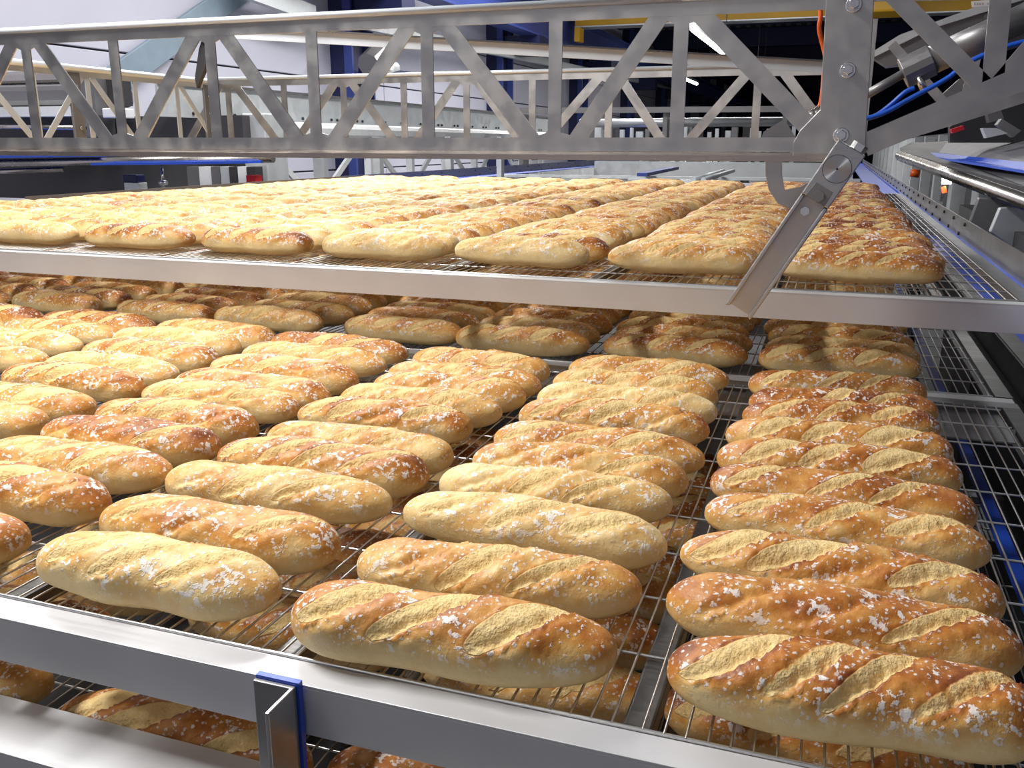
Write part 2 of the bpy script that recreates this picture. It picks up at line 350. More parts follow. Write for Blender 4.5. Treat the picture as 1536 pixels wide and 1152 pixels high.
# ------------------------------------------------------------------ baguettes
L0, W0, H0 = .346, .095, .067
def loaf_mesh(seed, nu, nv):
    r = np.random.default_rng(seed)
    L = L0*(1+r.uniform(-.03, .03)); W = W0*(1+r.uniform(-.06, .06)); H = H0*(1+r.uniform(-.05, .06))
    u = -np.cos(np.linspace(0, math.pi, nu)); u = .35*u+.65*np.linspace(-1, 1, nu)
    u[0], u[-1] = -1, 1
    v = np.linspace(0, 2*math.pi, nv, endpoint=False)
    U, V = np.meshgrid(u, v, indexing='ij')
    tl, tr_ = r.uniform(4., 6.5), r.uniform(4., 6.5)
    e = np.where(U < 0, tl, tr_)
    prof = np.power(np.clip(1-np.abs(U)**e, 0, 1), .5)
    prof *= 1-.07*np.abs(U)**1.5*r.uniform(.3, 1.6)
    prof *= 1+.05*np.sin(U*r.uniform(5, 8)+r.uniform(0, 6))
    bend = r.uniform(-.008, .008); tilt = r.uniform(-.006, .006)
    X = U*L/2
    # cross section angle measured from top; V=0 top
    cy, cz = np.sin(V), np.cos(V)
    sy = np.sign(cy)*np.abs(cy)**.88; sz = np.where(cz > 0, np.abs(cz)**.95, -np.abs(cz)**.55*.80)
    # scores
    ns = 3 if r.random() < .75 else 4
    sp = L*.78/ns
    cx = (np.arange(ns)-(ns-1)/2)*sp+r.uniform(-.012, .012, ns)
    Vs = np.where(V > math.pi, V-2*math.pi, V)      # -pi..pi, + = +y side
    score = np.zeros_like(U); edge = np.zeros_like(U); disp = np.zeros_like(U)
    for c in cx:
        half = r.uniform(.062, .078); wid = r.uniform(.011, .018); openf = r.uniform(.75, 1.15)
        a = (X-c); s = Vs*W*.46+.010                          # arc-ish coordinate
        ang = r.uniform(.55, .78)
        t_ = a*math.cos(ang)+s*math.sin(ang)             # along the cut (towards +x,+y)
        d = a*math.sin(ang)-s*math.cos(ang)              # across, + = +x / -y side
        tt = np.clip(1-(t_/half)**2, 0, 1); ww = wid*np.sqrt(tt)*openf+1e-5
        m = 1/(1+np.exp((np.abs(d)-ww)/.0013))*(tt > 0)*np.clip(tt*5, 0, 1)
        m *= (np.abs(Vs) < 1.9); d = d+.0018*np.sin(t_*160+c*40)+.0012*np.sin(t_*420)
        str_ = r.choice([1., 1., .9, .55, .2]); m = m*str_
        score = np.maximum(score, m)
        ridge = np.exp(-((d-ww-.0015)/.0022)**2)*np.clip(tt*2.5, 0, 1)
        ridge2 = np.exp(-((d+ww+.001)/.0025)**2)*np.clip(tt*2.5, 0, 1)
        edge = np.maximum(edge, ridge*.95*str_); edge = np.maximum(edge, ridge2*.6*str_)
        disp += -.0068*np.exp(-((d-ww*.6)/(.5*wid))**2)*tt+.0046*ridge+.0012*ridge2-.001*m
        disp += .0035*np.exp(-((d-ww-.012)/.011)**2)*tt
    # lumps
    for _ in range(7):
        a0, v0 = r.uniform(-.15, .15), r.uniform(-1.6, 1.6); k = r.uniform(.012, .03)
        disp += r.uniform(-.0022, .0026)*np.exp(-(((X-a0)/k)**2+((Vs-v0)*.045/k)**2))
    up = np.clip(np.cos(Vs)*1.6+.5, 0, 1)
    disp *= up
    R1 = 1
    Y = (W/2*sy*prof); Z = (H*.55*sz*prof)
    nrm = np.stack([U**9*.8, cy, cz], -1); nrm /= np.linalg.norm(nrm, axis=-1, keepdims=True)
    fade = np.clip((1-np.abs(U))*12, 0, 1)
    Y = Y+nrm[..., 1]*disp*fade; Z = Z+nrm[..., 2]*disp*fade
    Z = Z*1.0; Y = Y+bend*(1-(2*X/L)**2)+tilt*X/L
    zmin = Z.min(); Z = Z-zmin
    Z = np.where(Z < .0022, .0022*0+Z*.3, Z-.0022*.7)
    ht = np.clip(Z/H, 0, 1.1)
    vs = np.stack([X, Y, Z], -1).reshape(-1, 3)
    i = np.arange(nu-1)[:, None]; j = np.arange(nv)[None, :]
    q = np.stack(np.broadcast_arrays(i*nv+j, (i+1)*nv+j, (i+1)*nv+(j+1) % nv, i*nv+(j+1) % nv), -1).reshape(-1, 4)
    return vs, q[:, ::-1] if False else q, dict(score=score.ravel(), edge=edge.ravel(), ht=ht.ravel(), ex=np.abs(U).ravel())
def np_mesh(name, vs, q, at, lc, tone=None):
    me = bpy.data.meshes.new(name); me.vertices.add(len(vs)); me.vertices.foreach_set('co', vs.astype(np.float32).ravel())
    me.loops.add(q.size); me.loops.foreach_set('vertex_index', q.astype(np.int32).ravel())
    me.polygons.add(len(q)); me.polygons.foreach_set('loop_start', np.arange(0, q.size, 4, dtype=np.int32))
    me.polygons.foreach_set('use_smooth', np.ones(len(q), bool))
    me.update(calc_edges=True)
    for k, a in at.items():
        x = me.attributes.new(k, 'FLOAT', 'POINT'); x.data.foreach_set('value', a.astype(np.float32))
    x = me.attributes.new('lc', 'FLOAT_VECTOR', 'POINT'); x.data.foreach_set('vector', lc.astype(np.float32).ravel())
    x = me.attributes.new('tone', 'FLOAT', 'POINT'); x.data.foreach_set('value', (np.zeros(len(vs)) if tone is None else tone).astype(np.float32))
    me.materials.append(M['crust']); return me
NV = 14; VL = []
variants = []; lows = []
for k in range(NV):
    vs, q, at = loaf_mesh(100+k, 150, 72); variants.append(np_mesh('baguette_%d' % k, vs, q, at, vs+k*1.7)); VL.append(np.ptp(vs[:, 0]))
    lows.append(loaf_mesh(100+k, 44, 24))
loaves = []   # tray, col(from right), row(from front), x, y, z, rot, tone, variant
def fill(tray_, z, centers, ys, base):
    for ci, cx in enumerate(centers):
        off = rng.uniform(-.008, .008)
        for ri, y in enumerate(ys):
            x = cx+rng.uniform(-.012, .012); yy = y+off+rng.uniform(-.010, .010)
            tone = base(ci)+rng.normal(0, .17)
            loaves.append([tray_, ci+1, ri+1, x, yy, z, rng.normal(-.01, .035), float(np.clip(tone, 0, 1)), int(rng.integers(NV)), .343])
# measured ends (left Y, right Y, right X) of the loaves on the front part of the middle tray, column by column from the right
MEAS = [[(.749, .763, .204), (.876, .878, .208), (.998, .987, .208), (1.138, 1.118, .214), (1.246, 1.244, .214), (1.352, 1.380, .212), (1.474, 1.497, .212), (1.602, 1.632, .207), (1.690, 1.742, .215), (1.825, 1.870, .205)],
        [(.726, .749, -.158), (.848, .882, -.160), (1.008, .998, -.154), (1.116, 1.138, -.170), (1.216, 1.221, -.162), (1.335, 1.331, -.153), (1.457, 1.478, -.164), (1.583, 1.589, -.165), (1.698, 1.706, -.178), (1.833, 1.838, -.171)],
        [(.742, .747, -.532), (.852, .865, -.525), (.997, 1.009, -.528), (1.106, 1.113, -.523), (1.207, 1.214, -.524), (1.340, 1.362, -.550), (1.446, 1.458, -.532), (1.560, 1.572, -.524), (1.659, 1.665, -.523), (1.785, 1.775, -.538)],
        [(.742, .754, -.895), (.858, .876, -.879), (.988, 1.004, -.884), (1.100, 1.122, -.886), (1.206, 1.226, -.886), (1.357, 1.357, -.890), (1.449, 1.439, -.874), (1.572, 1.562, -.880), (1.716, 1.711, -.892), (1.845, 1.832, -.898)],
        [(.745, .750, -1.250), (.865, .870, -1.245), (.985, .990, -1.24), (1.125, 1.131, -1.250), (1.220, 1.227, -1.235), (1.360, 1.371, -1.248), (1.472, 1.482, -1.258), (1.608, 1.615, -1.262), (1.735, 1.745, -1.290), (1.868, 1.845, -1.268)],
        [(.75+.12*k, .75+.12*k, -1.63-.005*k) for k in range(6)]+[(1.485, 1.490, -1.615), (1.625, 1.634, -1.660), (1.755, 1.765, -1.660), (1.876, 1.884, -1.656)],
        [(.75+.124*k, .75+.124*k, -2.02) for k in range(10)]]
LENS = [[.309, .336, .341, .336, .343, .345, .345, .325, .331, .333], [.332, .323, .345, .326, .322, .340, .329, .332, .324, .335], [.309, .331, .344, .340, .322, .323, .313, .312, .329, .317],
        [.33, .335, .33, .324, .314, .340, .351, .354, .362, .364]]+[[.337]*6+[.337, .350, .355, .355]]*3
for ci, colm in enumerate(MEAS):
    for ri, (yl, yr, xr) in enumerate(colm):
        tone = float(np.clip([.76, .42, .42, .42, .48, .48, .48][ci]+rng.normal(0, .2), 0, 1))  # rightmost column browner: partly its bake, partly dimmer light put into tone
        LL = LENS[ci][ri]+.006
        loaves.append(['middle', ci+1, ri+1, xr+.003-LL/2, (yl+yr)/2+.002, ZM, math.atan2(yr-yl, .335), tone, int(rng.integers(NV)), LL])
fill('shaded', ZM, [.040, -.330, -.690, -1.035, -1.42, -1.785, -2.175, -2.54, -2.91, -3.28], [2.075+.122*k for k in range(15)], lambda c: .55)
fill('top', ZT, [.070-.377*k for k in range(9)], [2.045+.1225*k for k in range(32)], lambda c: [.95, .50, .38, .32, .26, .22, .20, .20, .20, .20, .20][c])  # tone carries light: rightmost column darkened as shade, left columns paled as glare
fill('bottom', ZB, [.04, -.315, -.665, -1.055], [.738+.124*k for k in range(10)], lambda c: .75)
# a few loaves the photograph shows clearly darker or paler
for l in loaves:
    if l[0] == 'top' and l[2] == 1 and l[1] in (5, 6): l[7] = .8
    if l[0] == 'top' and l[2] == 1 and l[1] in (3, 4, 7): l[7] = .1
    if l[0] == 'top' and l[2] == 2 and l[1] == 3: l[7] = 1.
def pix(x, y, z):
    p = Vector((x, y, z)); c = p.dot(Fv); return 768+FPX*p.dot(Rv)/c, 576-FPX*p.dot(Uv)/c, c
def rank(l):
    px, py, c = pix(l[3], l[4], l[5]+.05)
    if c < .1 or px < -180*1.2/c or px > 1536+200/c or py > 1152+60/c: return 1e9
    s = c
    if l[0] == 'shaded': s = c*1.0 if l[2] <= 7 else 1e6+c
    if l[0] == 'bottom': s = c if l[2] == 1 else 1e6+c
    return s
loaves.sort(key=rank)
GR = {'middle': 'baguettes on the front part of the middle tray', 'shaded': 'baguettes in the shade under the top tray', 'top': 'baguettes on the top tray', 'bottom': 'baguettes on the lowest tray'}
def look(t): return 'pale floury' if t < .2 else 'light golden' if t < .42 else 'golden brown' if t < .68 else 'deep brown'
for l in loaves[:300]:
    if rank(l) > 1e8: continue
    o = bpy.data.objects.new('baguette', variants[l[8]]); COL.objects.link(o)
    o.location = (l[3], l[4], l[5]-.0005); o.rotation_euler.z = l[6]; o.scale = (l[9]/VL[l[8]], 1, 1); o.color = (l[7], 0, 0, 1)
    c = ORD[l[1]]+' column from right' if l[1] > 1 else 'rightmost column'
    row = 'foremost' if l[2] == 1 else ORD[l[2]]+' from front'
    where = {'middle': 'on middle tray', 'shaded': 'in shade under top tray', 'top': 'on top tray', 'bottom': 'on lowest tray'}[l[0]]
    tag(o, '%s baguette %s, %s, %s' % (look(l[7]), where, c, row), 'bread', GR[l[0]])
V_, Q_, A_, C_, T_ = [], [], {k: [] for k in ('score', 'edge', 'ht', 'ex')}, [], []
nn = 0
for l in loaves[300:]:
    px, py, c = pix(l[3], l[4], l[5]+.05)
    if px < -250 or px > 1800: continue
    vs, q, at = lows[l[8]]
    ca, sa = math.cos(l[6]), math.sin(l[6])
    p = np.stack([vs[:, 0]*ca-vs[:, 1]*sa+l[3], vs[:, 0]*sa+vs[:, 1]*ca+l[4], vs[:, 2]+l[5]-.0005], -1)
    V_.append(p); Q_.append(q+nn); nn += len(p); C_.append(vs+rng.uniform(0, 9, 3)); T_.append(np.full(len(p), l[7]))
    for k in A_: A_[k].append(at[k])
me = np_mesh('baguette_rows', np.concatenate(V_), np.concatenate(Q_), {k: np.concatenate(v) for k, v in A_.items()}, np.concatenate(C_), np.concatenate(T_))
o = bpy.data.objects.new('baguette_rows', me); COL.objects.link(o); o.color = (0, 0, 0, 1)
tag(o, 'farthest rows of baguettes at the back of the trays', 'bread', kind='stuff')

# ------------------------------------------------------------------ trusses
def strip(mb, x0, z0, x1, z1, wid, Y, th=.004, off=0.):
    """flat web bar in the plane Y, wid measured across the bar"""
    d = Vector((x1-x0, 0, z1-z0)).normalized(); n_ = Vector((-d.z, 0, d.x))*wid/2
    a, b = Vector((x0, Y+off, z0)), Vector((x1, Y+off, z1))
    return mb.prism([a-n_, b-n_, b+n_, a+n_], (0, th-2*off, 0))
def truss_plane(root, xs, Y, zt, zb, mat=None, start_top=True, sc=1):
    mat = mat or M['truss']
    th = .004*sc; lx, rx = xs[0], xs[-1]
    MB().box(lx-.05, rx, Y, Y+th, zt-.030, zt).build('top_chord', mat, root)
    MB().box(lx-.05, rx, Y, Y+th, zb, zb+.026).build('bottom_chord', mat, root)
    MB().tube([(lx-.05, Y-.0035, zt+.001), (rx, Y-.0035, zt+.001)], .0068, 16).build('top_flange', M['lip'], root, label='bright folded top edge')
    MB().prism([(lx-.05, Y, zb-.0005), (lx-.05, Y-.034, zb-.006), (lx-.05, Y-.034, zb-.0165), (lx-.05, Y+.004, zb-.0165), (lx-.05, Y+.004, zb-.0005)], (rx-lx+.05, 0, 0)).build('bottom_flange', M['trussb'], root, label='folded bottom edge tinted with warm bread reflection')
    for i, x in enumerate(xs):
        main = (i % 2 == 0) == start_top
        strip(MB(), x, zb+.02, x, zt-.02, .027, Y+.0002, th-.0004).build('upright', mat, root)
        if main:
            for s, j in ((-1, i-1), (1, i+1)):
                xj = xs[j] if 0 <= j < len(xs) else x+s*.267
                if s > 0 and xj > rx: continue
                strip(MB(), x+s*.036, zt-.022, xj-s*.042, zb+.016, .033, Y+.0003, th-.0006).build('diagonal', mat, root)
            MB().prism([(x-.050, Y+.0004, zt-.028), (x-.012, Y+.0004, zt-.044), (x+.012, Y+.0004, zt-.044), (x+.050, Y+.0004, zt-.028)], (0, th-.0008, 0)).build('gusset', mat, root)
        else:
            MB().prism([(x-.055, Y+.0005, zb+.024), (x-.012, Y+.0005, zb+.036), (x+.012, Y+.0005, zb+.036), (x+.055, Y+.0005, zb+.024)], (0, th-.001, 0)).build('gusset', mat, root)
def hexbolt(mb, c, r, h, ax=(0, -1, 0)):
    c = Vector(c); ax = Vector(ax).normalized()
    return mb.tube([c, c+ax*h], r, 6, smooth=False)
def right_end(root, Y, th=.006):
    """end plate and the tapering right-hand web"""
    K = Y/1.78
    def P(x, y): p = atY(x, y, 1.78); return Vector((p.x, Y, p.z))
    pl = [P(1240, -20), P(1236, 60), P(1230, 165), P(1200, 196), P(1190, 214), P(1190, 236), P(1232, 240), P(1262, 238), P(1298, 226), P(1300, 180), P(1306, 90), P(1312, -20)]
    MB().prism([p+Vector((0, -.004, 0)) for p in pl], (0, th+.004, 0)).build('end_plate', M['truss'], root, bevel=.0012, label='tall brushed end plate with bolts')
    def s(a, b, wd, nm='web_bar', o=.0005):
        p, q = P(*a), P(*b); strip(MB(), p.x, p.z, q.x, q.z, wd, Y+o, .004).build(nm, M['truss'], root)
    s((1296, 218), (1560, 106), .040, 'lower_chord', .0)
    s((1338, -10), (1486, 140), .030); s((1502, -20), (1488, 132), .033); s((1486, 140), (1590, 20), .030)
    s((1300, -14), (1580, -20), .036, 'upper_chord', .0)
    for x, y in ((1281, 8), (1272, 106), (1262, 203)):
        c = P(x, y)
        mb = MB(); mb.tube([c+Vector((0, -.004, 0)), c+Vector((0, -.0065, 0))], .0135, 16)
        hexbolt(mb, c+Vector((0, -.0064, 0)), .0095, .014).build('bolt', M['bolt'], root, bevel=.0015)
XS1 = [-2.40, -2.13, -1.858, -1.597, -1.331, -1.074, -.806, -.533, -.291]
f = empty('gripper_truss', (-2.4, 1.78, -.03), 'front stainless lattice truss spanning the picture above the top tray', 'truss')
truss_plane(f, XS1, 1.78, .258, -.014)
MB().box(-.291, -.03, 1.78, 1.784, .228, .258).build('top_chord', M['truss'], f)
MB().box(-.291, -.03, 1.78, 1.784, -.014, .012).build('bottom_chord', M['truss'], f)
MB().tube([(-.291, 1.7765, .259), (.6, 1.7765, .259)], .0068, 16).build('top_flange', M['lip'], f)
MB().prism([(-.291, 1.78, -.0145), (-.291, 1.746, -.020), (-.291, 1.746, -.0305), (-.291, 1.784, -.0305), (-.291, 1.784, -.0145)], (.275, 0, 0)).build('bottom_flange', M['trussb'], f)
strip(MB(), -.262, .235, -.052, .030, .034, 1.7803, .0034).build('diagonal', M['truss'], f)
right_end(f, 1.775)
XS2 = [-2.469, -2.194, -1.914, -1.644, -1.375, -1.107, -.81, -.56, -.28]
f2 = empty('gripper_truss', (-2.5, 3.4, 0), 'rear stainless lattice truss seen through the front one', 'truss')
truss_plane(f2, XS2, 3.4, .262, -.014)
MB().box(-.28, .02, 3.4, 3.404, .228, .262).build('top_chord', M['truss'], f2)
MB().box(-.28, .02, 3.4, 3.404, -.014, .012).build('bottom_chord', M['truss'], f2)
strip(MB(), -.20, .245, -.02, .02, .033, 3.4003, .0034).build('diagonal', M['truss'], f2)
MB().box(-.03, .09, 3.395, 3.401, -.03, .40).build('end_plate', M['truss'], f2)
strip(MB(), .08, -.01, .70, .20, .04, 3.4, .004).build('lower_chord', M['truss'], f2)
strip(MB(), .14, .32, .36, .09, .03, 3.4, .004).build('web_bar', M['truss'], f2)
strip(MB(), .40, .32, .38, .10, .033, 3.4, .004).build('web_bar', M['truss'], f2)
# left side truss running away
f3 = empty('side_truss', (-2.52, 1.8, 0), 'left side truss with bright top flange joining the front and rear trusses', 'truss')
MB().tube([(-2.505, 1.81, .250), (-2.505, 3.38, .250)], .010, 16).build('top_flange', M['lip'], f3)
MB().box(-2.512, -2.508, 1.81, 3.38, .222, .2468).build('top_chord', M['galv'], f3)
MB().box(-2.512, -2.508, 1.81, 3.38, -.014, .012).build('bottom_chord', M['galv'], f3)
for k in range(7):
    y = 1.95+k*.235
    MB().bar((-2.51, y, 0), (-2.51, y, .235), .0034, .022, up=(0, 1, 0)).build('upright', M['galv'], f3)
    if k % 2 == 1:
        for s in (-1, 1): MB().bar((-2.51, y+s*.02, .225), (-2.51, y+s*.21, .01), .003, .022, up=(0, 1, 0)).build('diagonal', M['galv'], f3)
for y in (2.62, 3.34):
    MB().box(-2.516, -2.505, y-.05, y, -.014, .235).build('joint_plate', M['greym'], f3, bevel=.002)
    mb = MB()
    for z in (.05, .12, .19): mb.tube([(-2.504, y-.025, z), (-2.499, y-.025, z)], .007, 8)
    mb.build('bolt', M['bolt'], f3)
# lifting link between truss nodes
lk = empty('link_plate', (-1.31, 1.86, .1), 'small pointed dark link plate hanging behind the third truss node', 'bracket')
MB().prism([atY(306, 48, 1.7865), atY(314, 55, 1.7865), atY(308, 100, 1.7865), atY(295, 132, 1.7865), atY(292, 118, 1.7865), atY(298, 75, 1.7865)], (0, .012, 0)).build('plate', M['darkm'], lk)
# long pale beam behind
B0, B1 = atY(330, 48, 2.5), atY(1238, 101, 3.25)
lb = empty('crossing_beam', B1, 'long pale beam crossing behind the front truss from upper left to the end plate', 'beam')
MB().bar(B0, B1, .006, .034).build('web', M['lip'], lb)
MB().bar(B0+Vector((0, -.008, .018)), B1+Vector((0, -.008, .018)), .022, .005).build('top_flange', M['pipe'], lb, label='brownish top flange')
# locking arm
A0, A1 = Vector((.020, 1.715, -.012)), Vector((-.147, 1.715, -.300))
ax = (A1-A0).normalized(); nx = Vector((-ax.z, 0, ax.x))
if nx.x < 0: nx = -nx
arm = empty('locking_arm', A0, 'diagonal stainless arm hanging from the truss over the top tray rail', 'arm')
def loc(a, b, y=0.): return A0+ax*a+nx*b+Vector((0, y, 0))
LA = (A1-A0).length
MB().prism([loc(-.008, -.027, -.014), loc(-.008, .027, -.014), loc(.098, .027, -.014), loc(.098, -.027, -.014)], (0, .034, 0)).build('head_block', M['cap'], arm, bevel=.002)
MB().prism([loc(.098, -.027, .006), loc(.098, .027, .006), loc(LA, .027, .006), loc(LA, -.027, .006)], (0, .004, 0)).build('channel_web', M['truss'], arm)
for s in (-1, 1):
    MB().prism([loc(.0985, s*.027, -.014), loc(.0985, s*.0195, -.014), loc(LA, s*.0195, -.014), loc(LA+.004, s*.027, -.014)], (0, .0205, 0)).build('channel_side', M['cap'], arm, bevel=.002)
c = loc(.034, 0, -.0135)
mb = MB(); mb.tube([c, c+Vector((0, -.0016, 0))], .0235, 40, smooth=False); mb.build('pivot_cap', M['turned'], arm, label='turned round pivot cap')
mb = MB(); mb.tube([c+Vector((0, .0003, 0)), c+Vector((0, -.0008, 0))], .0245, 40, smooth=False).build('cap_ring', M['black'], arm)
MB().tube([c+Vector((0, -.0015, 0)), c+Vector((0, -.0022, 0))], .002, 10).build('centre_hole', M['black'], arm)
mb = MB(); hexbolt(mb, loc(.088, .0, -.013), .0105, .008); mb.build('bolt', M['greym'], arm)
mb = MB(); hexbolt(mb, loc(.122, -.004, .006), .0085, .008); mb.build('bolt', M['bolt'], arm)
MB().prism([loc(.070, -.017, -.0142), loc(.070, .017, -.0142), loc(.0975, .019, -.0142), loc(.0975, -.019, -.0142)], (0, -.0012, 0)).build('recess_edge', M['greym'], arm, bevel=.0005)
mb = MB(); hexbolt(mb, loc(-.008, .010, .003), .014, .012, -ax); mb.build('end_bolt', M['bolt'], arm)
MB().prism([loc(.01, -.01, .0205), loc(.01, .012, .0205), loc(.03, .012, .0205), loc(.03, -.01, .0205)], (0, .045, 0)).build('pivot_pin', M['cap'], arm)
# hook
hk = MB()
hp = [(1148, 236), (1173, 236), (1173, 262), (1177, 285), (1200, 280), (1222, 268), (1222, 300), (1186, 314), (1166, 305), (1153, 285), (1148, 262)]
hk.prism([atY(a, b, 1.80) for a, b in hp], (0, .005, 0))
o = hk.build('hook', M['truss'], f, bevel=.001, label='curved hook plate under the bottom edge')
MB().prism([atY(1140, 212, 1.788), atY(1145, 198, 1.788), atY(1172, 181, 1.788), atY(1180, 184, 1.788), atY(1193, 206, 1.788), atY(1190, 212, 1.788)], (0, .006, 0)).build('hook_root', M['greym'], f)
MB().tube([atY(1203, 184, 1.80), atY(1234, 165, 1.80)], .011, 14).tube([atY(1199, 186, 1.80), atY(1206, 182, 1.80)], .016, 18).build('roller_pin', M['pipe'], f, label='small roller pin beside the end plate')
# pneumatic cylinder, hoses
def path(pts, Y, n=6):
    P_ = [atY(a, b, Y) for a, b in pts]; out = []
    for i in range(len(P_)-1):
        p0, p1, p2, p3 = P_[max(i-1, 0)], P_[i], P_[i+1], P_[min(i+2, len(P_)-1)]
        for k in range(n):
            t = k/n; out.append(.5*((2*p1)+(p2-p0)*t+(2*p0-5*p1+4*p2-p3)*t*t+(3*p1-p0-3*p2+p3)*t**3))
    return out+[P_[-1]]
cy = empty('pneumatic_cylinder', atY(1356, 110, 1.98), 'grey pneumatic cylinder behind the right-hand truss end', 'cylinder')
MB().tube([atY(1286, 150, 1.98), atY(1356, 110, 1.98)], .0085, 14).build('piston_rod', M['greym'], cy)
MB().tube([atY(1354, 111, 1.98), atY(1398, 90, 1.98)], .030, 14, smooth=False).build('end_cap', M['greym'], cy, bevel=.002)
MB().tube([atY(1398, 90, 1.98), atY(1570, 12, 1.98)], .0265, 24).build('barrel', M['greym'], cy)
MB().tube([atY(1378, 116, 1.96), atY(1386, 134, 1.96)], .007, 10).build('fitting', M['bolt'], cy)
tag(MB().tube(path([(1290, 178), (1312, 174), (1335, 158), (1358, 138), (1372, 132)], 1.93), .0042, 8).build('air_hose', M['hose']), 'short blue air hose bending up to the cylinder fitting', 'hose')
tag(MB().tube(path([(1288, 181), (1325, 170), (1365, 148), (1420, 118), (1450, 95), (1500, 73), (1545, 60)], 1.92), .0045, 8).build('air_hose', M['hose']), 'long blue air hose running right behind the truss bars', 'hose')
tag(MB().tube(path([(1226, -30), (1231, 20), (1229, 45), (1238, 85), (1236, 110), (1232, 150), (1224, 172)], 1.82), .0040, 8).build('air_hose', M['orange']), 'orange hose hanging beside the bolted end plate', 'hose')
# ------------------------------------------------------------------ bracket at the bottom
bk = empty('guide_bracket', (-.46, .63, -.56), 'folded steel angle bracket with blue liner on the middle tray rail', 'bracket')
MB().box(-.486, -.441, .6385, .6435, -.6235, -.4985).build('back_plate', M['greym'], bk, bevel=.001)
MB().box(-.4455, -.441, .598, .639, -.6235, -.4985).build('front_leg', M['truss'], bk, bevel=.001)
MB().box(-.486, -.4385, .6440, .6505, -.6235, -.4955).build('blue_liner', M['blue'], bk)
# ------------------------------------------------------------------ right and left guide rails of the top tray
def guide(x, s, label, y0, y1):
    g = empty('guide_rail', (x, y0, ZT-.1), label, 'rail', 'guide rails beside the top tray')
    MB().box(min(x, x+s*.004), max(x, x+s*.004), y0, y1, -.315, -.231 if s > 0 else -.221).build('guard_plate', M['greym'], g)
    MB().box(min(x-s*.012, x-s*.0005), max(x-s*.012, x-s*.0005), y0, y1, -.315, -.293).build('blue_strip', M['blue'], g)
    mb = MB(); y = y0+.2
    k = 0
    while y < y1:
        if y > 3.0:
            mb.tube([(x-s*.0001, y, -.245), (x-s*.006, y, -.245)], .006, 6).tube([(x-s*.0001, y+.12, -.283), (x-s*.006, y+.12, -.283)], .006, 6)
        y += .30 if y < 6 else .4
    mb.build('bolts', M['black'], g, kind='stuff')
    return g
gR = guide(.405, 1, 'right guide rail with blue strip and bolts beside the top tray', .6, 16)
gL = guide(-3.235, -1, 'left guide rail with blue strip and bolts beyond the top tray', 3.0, 16)
for xx in (.30, -3.12): MB().box(xx-.08, xx+.08, 6.05, 16, -.300, -.294).build('blue_slide', M['blue'], gR if xx > 0 else gL, label='wide blue slide strip beyond the tray end')
# lower side channel right of the middle tray
sc_ = empty('side_channel', (.45, .8, -.62), 'dark side channel with blue edge right of the middle tray', 'rail')
MB().box(.392, .470, .6, 6, -.60, -.594).box(.470, .476, .6, 6, -.60, -.52).build('channel', M['darkm'], sc_)
MB().box(.476, .52, .6, 6, -.524, -.518).build('edge_strip', M['dtube'], sc_)
MB().box(.520, .70, .6, 6, -.53, -.524).build('blue_slide', M['blue'], sc_)
MB().box(.315, .335, .75, 6, -.66, -.645).build('blue_strip', M['blue'], sc_)
for k, y in enumerate((.9, 3.2, 5.7)): MB().box(.48, .53, y, y+.05, FL, -.53).build('leg', M['darkm'], sc_)
# side support structure for trays (dark uprights)
for x_ in (.352, -3.22):
    for y_ in ((1.95, 5.9) if x_ < 0 else (4.4, 5.9)):
        p = MB().box(x_, x_+.04, y_, y_+.05, FL, -.345).build('rack_post', M['tube'])
        tag(p, {1.95: 'front steel post at the left edge of the top tray', 4.4: 'middle steel post under the right edge of the top tray', 5.9: 'far steel post at the %s rear corner of the top tray' % ('right' if x_ > 0 else 'left')}[y_], 'post')
# ------------------------------------------------------------------ far conveyor frame beyond the tray
ff = empty('cross_frame', (-3.0, 7.5, -.3), 'pale steel cross frame and pipes beyond the far end of the top tray', 'frame')
MB().box(-3.03, .21, 12.0, 12.1, -.42, -.22).build('cross_beam', M['galv'], ff)
MB().box(-3.03, .21, 8.4, 8.45, -.31, -.285).build('cross_bar', M['galv'], ff)
MB().box(-3.03, .21, 6.9, 6.95, -.30, -.28).build('cross_bar', M['white'], ff)
MB().bar(atZ(1180, 284, -.28)+Vector((0, .4, 0)), atZ(900, 276, -.28)+Vector((0, 1.0, 0)), .03, .02).build('link_bar', M['galv'], ff)
MB().tube([atZ(1040, 270, -.26), atZ(1085, 256, -.26)], .02, 8).tube([atZ(1055, 270, -.26), atZ(1100, 256, -.26)], .02, 8).build('slanted_pipe', M['galv'], ff)
MB().bar(atZ(963, 262, -.26), atZ(1012, 252, -.25), .09, .03).build('blue_strap', M['blueg'], ff)
for xx in (-2.9, -2.3, -1.6, -.9, -.2): MB().box(xx, xx+.08, 9.6, 9.7, -.42, -.33).build('roller_block', M['darkm'], ff)
MB().box(-3.03, .21, 6.2, 12.9, -.52, -.47).build('bed', M['darkm'], ff)
for xx in (-3.02, .14):
    for yy in (6.4, 12.8): MB().box(xx, xx+.06, yy, yy+.06, FL, -.52).build('leg', M['darkm'], ff)
